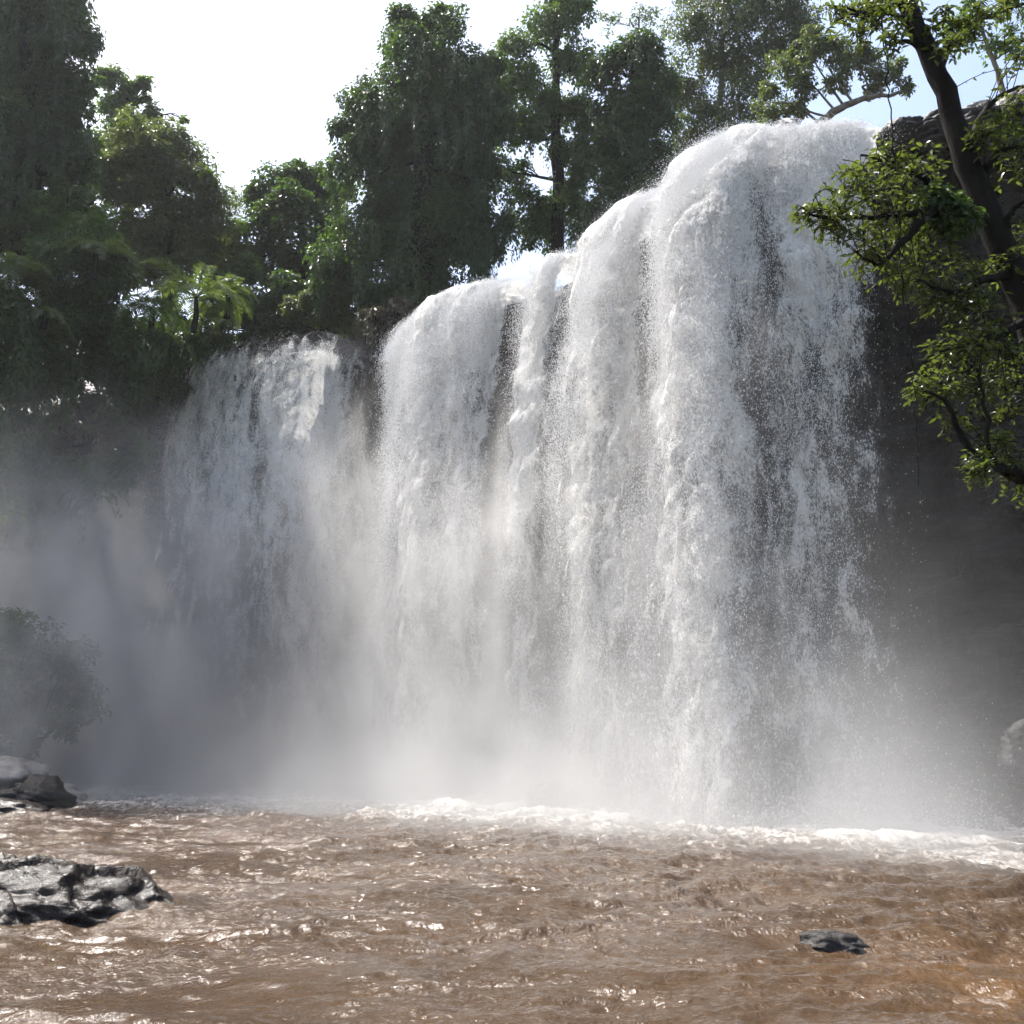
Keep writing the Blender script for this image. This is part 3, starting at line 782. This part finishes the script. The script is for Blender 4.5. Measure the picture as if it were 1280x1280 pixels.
def palm(name, label, px, py, Y, flen_px, nf, mat, trunk_h=1.2, leafl=0.45, cat="palm", group=None, up=0.75, az=None):
    c = at(px, py, Y); b = c - np.array([0, 0, trunk_h])
    root = empty(name, b); tag(root, label, cat, group)
    mb = MB(); mb.tube(spline([b, 0.5 * (b + c) + np.array([0.05, 0, 0]), c], 6), np.linspace(0.12, 0.08, 6), 8, 0.08)
    mb.build("stem", BARK, root, b)
    fl = flen_px / F * Y
    for i in range(nf):
        a = (i + rng.random() * 0.7) / nf * 2 * math.pi if az is None else az[i % len(az)] + rng.normal() * 0.2
        V, Fq = frond_mesh(c, (math.cos(a), math.sin(a)), fl * (0.75 + 0.4 * rng.random()), up * (0.6 + 0.7 * rng.random()), 0.75 + 0.4 * rng.random(), 36, leafl)
        link("frond", mesh_arrays("frond", V - b, Fq, mat, False), root)
    return root
palm("palm", "bright backlit palm with arching fronds on the slope at the left edge", 12, 345, 33.0, 75, 14, LEAF_PALM, 1.4, 0.55)
palm("palm", "palm with long curving fronds above the bush beside the thin fall", 245, 372, 34.2, 90, 15, LEAF_PALM, 1.4, 0.5)
palm("palm", "small sunlit palm close behind the thin fall's left end", 285, 368, 35.5, 55, 11, LEAF_PALM, 1.0, 0.42)
palm("palm", "half hidden palm whose fronds rise from the thicket under the round olive tree", 120, 318, 34.0, 62, 11, LEAF_PALM, 1.0, 0.45)
palm("fern", "spray of fern fronds on the slope above the dark creeper mass at far left", 55, 395, 32.8, 48, 11, LEAF_PALM, 0.5, 0.3, cat="fern", up=0.5)
palm("palm", "dark palm hanging its fronds down in front of the left thicket", 190, 385, 34.5, 70, 12, LEAF_MID, 1.2, 0.5, up=0.5)
palm("palm", "pale plume of palm fronds against the sky behind the round olive tree", 284, 270, 48.0, 62, 9, LEAF_PALE, 3.0, 0.5, up=1.3)
palm("fern", "drooping fern with long thin fronds over the thin fall's left edge", 215, 430, 36.0, 70, 14, LEAF_MID, 0.4, 0.22, cat="fern", up=0.25)

# hanging roots between the two falls
def roots():
    b = at(486, 470, 35.0)
    root = empty("hanging_roots", b)
    tag(root, "dark curtain of hanging roots and dead vines between the two falls", "roots")
    mb = MB()
    for _ in range(70):
        p = at(462 + rng.random() * 42, 385 + rng.random() * 25, 35.6 + rng.random() * 0.9)
        ln = 1.2 + 2.6 * rng.random()
        s = np.linspace(0, 1, 8)[:, None]
        P = p + np.array([0, 0, -1.0]) * s * ln + np.array([0.15 * rng.normal(), 0.1 * rng.normal(), 0]) * np.sin(s * 4)
        mb.tube(P, np.linspace(0.028, 0.01, 8), 4)
    mb.build("strands", BARK, root, b)
    leaf_object("dead_leaves", crown_leaves([(470, 400, 20), (488, 408, 20), (495, 385, 18), (478, 425, 14)], 36.0, 0.17, 1.2, 1.0, vines=1.5), LEAF_DRY, root, b)
roots()

# ------------------------------------------------------------------ rocks
def rock_mesh(name, size, seed, sub=5, strat_dir=(0.2, 0.3, 1), strat_k=7.0, strat_a=0.07, lump=0.28, flat_bottom=True, mat=ROCK_WET, ridge=0.06):
    import bmesh
    bm = bmesh.new(); bmesh.ops.create_icosphere(bm, subdivisions=sub, radius=1.0)
    V = np.array([v.co[:] for v in bm.verts]); Fq = np.array([[v.index for v in f.verts] for f in bm.faces]); bm.free()
    D = V.copy()
    r = 1 + lump * fbm(D * 1.1 + seed, 3) + 0.03 * fbm(D * 3.0 + seed * 2, 4)
    V = D * r[:, None] * np.asarray(size)
    sd = np.asarray(strat_dir, float); sd /= np.linalg.norm(sd)
    h = (V @ sd) * strat_k + 0.55 * fbm(V * 0.9 + seed, 3) + 0.10 * fbm(V * 5 + seed, 3)
    saw = h - np.floor(h)
    V = V + D * (strat_a * (0.75 * saw + 0.25 * sstep(0, 0.85, saw) - sstep(0.88, 1.0, saw)))[:, None]
    h2 = (V @ sd) * strat_k * 3.1 + 0.5 * fbm(V * 2.2 + seed + 5, 3); s2 = h2 - np.floor(h2)
    V = V + D * (strat_a * 0.35 * (sstep(0, 0.8, s2) - sstep(0.8, 1.0, s2)) * (0.5 + fbm(V * 1.7 + seed + 9, 2)))[:, None]
    # blocky fractures across the layers
    cell = np.floor(fbm(V * 1.6 + seed * 3, 2) * 3.0)
    V = V + D * (0.35 * strat_a * perlin(np.stack([cell * 3.7, cell * 1.3 + seed, cell * 0 + 0.5], 1)))[:, None]
    V = V + D * (ridge * 0.5 * fbm(V * 3.5 + seed, 5, 0.55, mode='ridge'))[:, None]
    return mesh_arrays(name, V, Fq, mat, True)
def rock(label, loc, size, seed, rz=0, mat=ROCK_WET, name="rock", cat="rock", group=None, **kw):
    o = link(name, rock_mesh(name, size, seed, mat=mat, **kw))
    o.location = loc; o.rotation_euler = (0, 0, rz)
    tag(o, label, cat, group)
    return o
rock("big ridged wet brown rock in the water at the lower left", (-5.2, 10.9, -0.08), (1.62, 0.8, 0.52), 4.0, R(-8), sub=6, strat_dir=(0.50, -0.45, 1), strat_k=5.0, strat_a=0.13, ridge=0.02, lump=0.14)
rock("rounded lump of wet dark rock in front of the big ridged rock", (-5.45, 10.2, -0.18), (0.95, 0.5, 0.44), 8.0, 0.2, ROCK_WET, sub=6, strat_dir=(0.7, 0.2, 0.6), strat_k=5, lump=0.15)
rock("tiny dark rock tip at the left frame edge above the ridged rock", (-6.35, 12.2, 0.12), (0.35, 0.3, 0.28), 12.0, 0, ROCK_DARK)
rock("broad pale gleaming slab of rock at the left shore by the mist", (-15.6, 28.0, 0.30), (3.3, 2.0, 1.0), 15.0, 0.1, ROCK_PALE, sub=6)
rock("dark blunt boulder at the right end of the pale shore slab", (-12.7, 27.0, 0.15), (1.0, 0.8, 0.62), 18.0, 0.2, ROCK_DARK)
rock("low dark wet rock below the pale shore slab at the left edge", (-13.0, 25.0, 0.0), (1.6, 0.8, 0.34), 21.0, 0.1, ROCK_WET)
rock("small dark flat rock poking out of the pool at the lower right", (2.70, 9.0, 0.0), (0.30, 0.15, 0.11), 25.0, R(172), ROCK_DARK, strat_a=0.02, ridge=0.02, lump=0.35)
rock("square dark boulder on the right frame edge at the cliff foot", (10.95, 20.6, 1.4), (0.9, 0.8, 0.75), 29.0, 0.3, ROCK_DARK)
rock("larger dark boulder carrying the square boulder at the right edge", (11.1, 20.6, 0.2), (1.0, 1.0, 0.9), 33.0, 0.3, ROCK_DARK)
rock("low wet rock in white water at the right edge below the boulders", (8.7, 16.0, 0.0), (0.7, 0.5, 0.40), 37.0, 0.1, ROCK_WET)
rock("small dark rock at the cliff foot left of the right boulders", (9.1, 20.8, 0.25), (0.5, 0.4, 0.5), 41.0, 0.1, ROCK_DARK)
for (px, py, Y, sz, sd_, lb) in [(1130, 172, 22.6, (0.5, 0.5, 0.34), 45, "low dark ledge block on the crest just right of the main fall"),
                            (1176, 172, 22.4, (0.7, 0.6, 0.45), 48, "dark crest rock seen beside the leaning trunk, between two ledge blocks"),
                            (1228, 168, 22.0, (0.75, 0.7, 0.62), 52, "dark crest rock right of the leaning trunk, below the top right block"),
                            (1284, 158, 21.6, (0.85, 0.8, 0.9), 57, "tallest dark crest block cut by the right frame edge near the top")]:
    rock(lb, tuple(at(px, py, Y)), sz, float(sd_), 0.2, ROCK_DARK, strat_a=0.12, lump=0.15)
rock("dark pointed boulder at the foot of the main fall, half hidden by spray", (1.1, 25.2, -0.1), (0.9, 0.7, 0.75), 60.0, 1.0, ROCK_DARK)

# small cascade at the right edge
def cascade():
    lip = np.array([at_z(1235, 850, 3.6)[:2].tolist() + [3.6], at_z(1262, 842, 3.9)[:2].tolist() + [3.6], at_z(1320, 830, 4.2)[:2].tolist() + [3.6]])
    lip = np.array([[10.3, 21.3, 0], [11.2, 21.0, 0], [12.6, 20.2, 0]])
    base = (11.0, 20.8, 0)
    s = fall_surface(lip, [(0, 0.0), (1, 0.15), (2, 0.15)], [(0, 0.8), (2, 0.9)], [0, 1, 2], FLOW, 0.0, 0.2, 44.0, t_end=0.95, du=0.05, dv=0.05, t0=-0.3)
    V = s[0].copy(); V[:, 2] += 4.4 - ZL
    root = empty("cascade", base); tag(root, "small misty white cascade behind the boulders at the right edge", "waterfall")
    sheet("water_veil", (V, *s[1:]), FALL_VEIL, root, base)
cascade()

# ------------------------------------------------------------------ foreground tree, right
def leaf6(P, Nn, T, L, W):
    """a folded, pointed leaf of four faces"""
    Nn = unit(Nn); T = unit(T - Nn * (T * Nn).sum(1, keepdims=True)); B = np.cross(Nn, T)
    L = L[:, None]; W = W[:, None]
    v = [P, P + T * L * 0.3 + B * W * 0.48 + Nn * W * 0.16, P + T * L * 0.66 + B * W * 0.36 + Nn * W * 0.08 - Nn * L * 0.05,
         P + T * L - Nn * L * 0.16, P + T * L * 0.66 - B * W * 0.36 + Nn * W * 0.08 - Nn * L * 0.05, P + T * L * 0.3 - B * W * 0.48 + Nn * W * 0.16,
         P + T * L * 0.33, P + T * L * 0.66 - Nn * L * 0.05]
    V = np.stack(v, 1).reshape(-1, 3)
    o = (np.arange(len(P)) * 8)[:, None, None]
    Fq = (np.array([[0, 1, 6, 6], [0, 6, 5, 5]])[None] + o)
    tri = (np.array([[0, 1, 6], [0, 6, 5], [7, 2, 3], [7, 3, 4], [6, 1, 2], [6, 2, 7], [6, 7, 4], [6, 4, 5]])[None] + o).reshape(-1, 3)
    return V, tri
def near_tree():
    Yt = 10.0
    base = np.array([7.6, 10.2, 0.7])
    root = empty("tree", base)
    tag(root, "leaning dark trunk with glossy sunlit leaves in the right foreground", "tree")
    tr = [base, np.array([7.2, 10.15, 2.6]), at(1345, 560, 10.1), at(1290, 400, 10.0), at(1240, 280, 10.0), at(1205, 190, 9.95), at(1172, 90, 9.9), at(1128, 0, 9.9), at(1085, -110, 10.0), at(1060, -240, 10.2)]
    P = spline(tr, 60)
    mb = MB()
    P[:, :] += 0.012 * rng.normal(size=P.shape)
    mb.tube(P, np.interp(np.linspace(0, 1, 60), [0, 0.2, 0.45, 0.6, 0.75, 1], [0.30, 0.23, 0.17, 0.13, 0.10, 0.065]), 14, 0.05)
    branches = [
        [(1240, 285, 10.0), (1205, 262, 9.8), (1165, 262, 9.6), (1110, 270, 9.5), (1050, 272, 9.4), (1000, 268, 9.3)],
        [(1205, 262, 9.8), (1165, 230, 9.7), (1120, 205, 9.6), (1075, 195, 9.5)],
        [(1165, 262, 9.6), (1130, 300, 9.5), (1100, 330, 9.3), (1075, 320, 9.2)],
        [(1270, 340, 10.0), (1230, 350, 9.7), (1190, 365, 9.5), (1150, 350, 9.3)],
        [(1285, 400, 10.0), (1245, 420, 9.6), (1210, 430, 9.4), (1175, 440, 9.2)],
        [(1330, 610, 10.1), (1275, 600, 9.8), (1240, 575, 9.5), (1232, 520, 9.4), (1222, 460, 9.3)],
        [(1240, 575, 9.5), (1210, 560, 9.3), (1180, 500, 9.2), (1155, 490, 9.1)],
        [(1275, 600, 9.8), (1260, 585, 9.5), (1230, 590, 9.3), (1200, 585, 9.2)],
        [(1172, 90, 9.9), (1150, 58, 9.8), (1125, 52, 9.75), (1118, 56, 9.7)],
        [(1150, 58, 9.8), (1130, 25, 9.6), (1090, 15, 9.5), (1045, 25, 9.4)],
        [(1128, 0, 9.9), (1090, 20, 9.7), (1060, 10, 9.6)],
        [(1205, 190, 9.95), (1225, 150, 10.1), (1250, 120, 10.2), (1290, 105, 10.4)],
        [(1225, 220, 10.0), (1250, 190, 9.9), (1285, 180, 9.9)],
        [(1250, 300, 10.0), (1270, 260, 9.8), (1300, 240, 9.7)],
        [(1172, 90, 9.9), (1200, 40, 10.2), (1250, 15, 10.4), (1300, 0, 10.6)],
    ]
    BP = []
    for b in branches:
        q = spline([at(*x) for x in b], 5 * len(b))
        mb.tube(q + 0.008 * rng.normal(size=q.shape), np.linspace(0.055 if b[0][0] != 1150 else 0.035, 0.012, len(q)), 7, 0.08)
        BP.append(q)
    mb.build("trunk", BARK, root, base)
    # leafy twigs
    clusters = [(1000, 268, 10), (1030, 262, 22), (1058, 245, 28), (1090, 235, 30), (1045, 285, 22), (1075, 300, 26), (1105, 270, 30), (1130, 240, 30), (1120, 305, 28), (1085, 325, 20),
                (1150, 205, 28), (1110, 200, 24), (1080, 215, 20), (1160, 290, 30), (1150, 340, 30), (1120, 350, 20), (1180, 330, 30), (1190, 375, 30), (1215, 390, 30), (1160, 375, 22),
                (1240, 420, 30), (1210, 440, 28), (1180, 440, 24), (1165, 470, 20), (1175, 495, 22), (1150, 490, 14), (1210, 490, 26), (1240, 480, 28), (1265, 450, 28), (1270, 500, 24),
                (1240, 560, 22), (1222, 580, 18), (1265, 575, 24), (1200, 530, 16), (1275, 610, 20), (1225, 590, 12),
                (1045, 20, 20), (1075, 15, 24), (1105, 25, 26), (1070, 45, 14), (1140, 20, 20), (1115, 55, 12), (1095, 5, 20),
                (1225, 170, 18), (1250, 150, 22), (1275, 140, 22), (1270, 200, 28), (1285, 300, 26), (1260, 330, 24),
                (1190, 60, 14), (1205, 35, 16), (1180, 20, 14), (1225, 20, 18), (1260, 10, 20), (1280, 60, 18)]
    allb = np.concatenate(BP + [P[20:]])
    tw = MB(); A = []
    for (px, py, rp) in clusters:
        Yc = np.interp(px, [1000, 1290], [9.35, 9.9]) + rng.normal() * 0.25
        c = at(px, py, Yc); Rr = rp / F * Yc * 1.6
        ntw = int(6 + rp * 0.50)
        s0 = allb[np.argsort(np.linalg.norm(allb - c, axis=1))[:12]]
        for _ in range(ntw):
            e = c + unit(rng.normal(size=3)) * Rr * (0.5 + 0.6 * rng.random()) * np.array([1, 1.3, 0.9])
            s = s0[rng.integers(12)] if rng.random() < 0.35 else c + rng.normal(size=3) * Rr * 0.3
            q = spline([s, 0.5 * (s + e) + np.array([0, 0, 0.06]), e + np.array([0, 0, -0.03])], 7)
            tw.tube(q, np.linspace(0.006, 0.0025, 7), 4)
            nl = int(5 + 5 * rng.random())
            t = np.linspace(0.25, 1, nl)
            LP = np.stack([np.interp(t, np.linspace(0, 1, 7), q[:, i]) for i in range(3)], 1)
            tg = unit(np.gradient(LP, axis=0))
            sd = unit(np.cross(tg, np.array([0, 0, 1.0])))
            sg = np.where(np.arange(nl) % 2 == 0, 1, -1)[:, None]
            T = unit(tg * 0.6 + sd * sg * 0.8 + np.array([0, 0, -0.45]) + rng.normal(size=LP.shape) * 0.25)
            Nn = unit(np.array([0, 0, 1.0]) + rng.normal(size=LP.shape) * 0.45)
            L = 0.07 + 0.04 * rng.random(nl)
            A.append((LP, Nn, T, L, L * 0.40))
    tw.build("twigs", BARK, root, base)
    arr = [np.concatenate(x) for x in zip(*A)]
    V, tri = leaf6(*arr)
    link("crown", mesh_arrays("crown", V - base, tri, LEAF_BRIGHT, False), root)
    # mossy clump of epiphytes on the trunk
    cl = [clump_leaves(at(px, py, 9.75), 0.22, 500, 0.08, 0.6) for px, py in ((1180, 262), (1165, 255), (1200, 275))]
    leaf_object("epiphyte", [np.concatenate(x) for x in zip(*cl)], LEAF_DARK, root, base)
near_tree()
def liana(label, pts, Y, r=0.008):
    b = at(pts[-1][0], pts[-1][1], Y)
    mb = MB(); q = spline([at(p[0], p[1], Y) for p in pts], 30)
    q += 0.012 * rng.normal(size=q.shape)
    mb.tube(q, r, 5)
    o = mb.build("hanging_vine", BARK, None, b); o.location = b
    tag(o, label, "vine", "thin vines hanging from the leaning tree")
liana("thin dark vine hanging from the leaning tree in front of the fall's right edge", [(1103, 20), (1108, 90), (1118, 200), (1124, 300), (1130, 380)], 9.4)
liana("long thin vine dangling down the dark cliff below the leaning tree's leaves", [(1136, 380), (1140, 450), (1146, 540), (1150, 606)], 9.3, 0.006)

# ------------------------------------------------------------------ mist and air
def mist_mat():
    m, t, out = newmat("mist_volume")
    tc = N(t, "ShaderNodeTexCoord").outputs['Object']
    sep = N(t, "ShaderNodeSeparateXYZ"); t.links.new(tc, sep.inputs[0])
    x, y, z = sep.outputs
    # signed distance in front of the cliff line (positive towards the pool)
    dist = math_(t, 'MULTIPLY', math_(t, 'SUBTRACT', 29.8, math_(t, 'ADD', y, math_(t, 'MULTIPLY', x, 0.815))), 0.775)
    left = mapr(t, x, 2.0, -14.0)
    hh = math_(t, 'ADD', 2.6, math_(t, 'MULTIPLY', left, 5.6))
    v = mapping(t, tc, (0.34, 0.34, 0.26))
    n = noise(t, v, 1.0, 4, 0.58, 0.6)
    zz = math_(t, 'ADD', z, math_(t, 'MULTIPLY', math_(t, 'SUBTRACT', n, 0.5), -9.0))
    fz = math_(t, 'POWER', 2.718, math_(t, 'MULTIPLY', math_(t, 'DIVIDE', math_(t, 'MAXIMUM', zz, 0.0), hh), -1.0))
    reach = math_(t, 'ADD', 3.0, math_(t, 'MULTIPLY', mapr(t, x, -4.0, -16.0), 5.9))
    fd = mapr(t, dist, math_(t, 'ADD', reach, 3.5), math_(t, 'SUBTRACT', reach, 1.5))
    fr = mapr(t, x, 7.6, 4.2)
    dn = math_(t, 'MULTIPLY', math_(t, 'MULTIPLY', fz, fd), math_(t, 'MULTIPLY', fr, mapr(t, n, 0.36, 0.66, 0.10, 1.25)))
    top = mapr(t, z, 13.5, 7.5)
    dn = math_(t, 'MULTIPLY', math_(t, 'MULTIPLY', dn, top), mapr(t, x, 0.0, -14.0, 0.36, 0.56))
    # torn veils of spray that fall with the water
    ns = noise(t, mapping(t, tc, (0.75, 0.75, 0.22)), 1.0, 4, 0.62, 0.0)
    fs = math_(t, 'MULTIPLY', mapr(t, dist, 5.0, 2.5), mapr(t, dist, 0.2, 1.2))
    fs = math_(t, 'MULTIPLY', fs, mapr(t, z, 14.5, 8.0))
    fs = math_(t, 'MULTIPLY', math_(t, 'MULTIPLY', fs, math_(t, 'MULTIPLY', fr, mapr(t, x, -10.0, -4.0, 0.1, 1.0))), mapr(t, ns, 0.48, 0.68, 0.0, 0.5))
    dn = math_(t, 'ADD', dn, fs)
    # dense low boil of spray where the water lands
    fb = math_(t, 'MULTIPLY', mapr(t, dist, 11.0, 3.5), math_(t, 'POWER', 2.718, math_(t, 'MULTIPLY', math_(t, 'MAXIMUM', z, 0.0), -0.7)))
    fb = math_(t, 'MULTIPLY', math_(t, 'MULTIPLY', fb, mapr(t, x, 9.0, 6.2)), mapr(t, n, 0.34, 0.62, 0.16, 0.62))
    dn = math_(t, 'ADD', dn, fb)
    vol = N(t, "ShaderNodeVolumePrincipled", inp={'Color': (0.99, 0.985, 0.965, 1), 'Anisotropy': 0.15})
    t.links.new(dn, vol.inputs['Density'])
    t.links.new(vol.outputs[0], out.inputs['Volume'])
    m.cycles.volume_step_rate = 1.6
    return m
def box_mesh(name, lo, hi, mat):
    x0, y0, z0 = lo; x1, y1, z1 = hi
    V = [(x0, y0, z0), (x1, y0, z0), (x1, y1, z0), (x0, y1, z0), (x0, y0, z1), (x1, y0, z1), (x1, y1, z1), (x0, y1, z1)]
    Fq = [(0, 3, 2, 1), (4, 5, 6, 7), (0, 1, 5, 4), (1, 2, 6, 5), (2, 3, 7, 6), (3, 0, 4, 7)]
    return mesh_arrays(name, V, Fq, mat)
mo = link("mist", box_mesh("mist", (-30, 13, -0.6), (11, 44, 15), mist_mat()))
tag(mo, "drifting grey mist rising from the foot of the falls", kind="stuff")

def haze_mat():
    m, t, out = newmat("haze_volume")
    vol = N(t, "ShaderNodeVolumePrincipled", inp={'Color': (0.95, 0.97, 1.0, 1), 'Anisotropy': 0.4, 'Density': 0.00026})
    t.links.new(vol.outputs[0], out.inputs['Volume'])
    return m
ho = link("haze", box_mesh("haze", (-1700, -1700, -6), (1700, 1700, 60), haze_mat()))
tag(ho, "thin bright humid air over the whole gorge", kind="stuff")
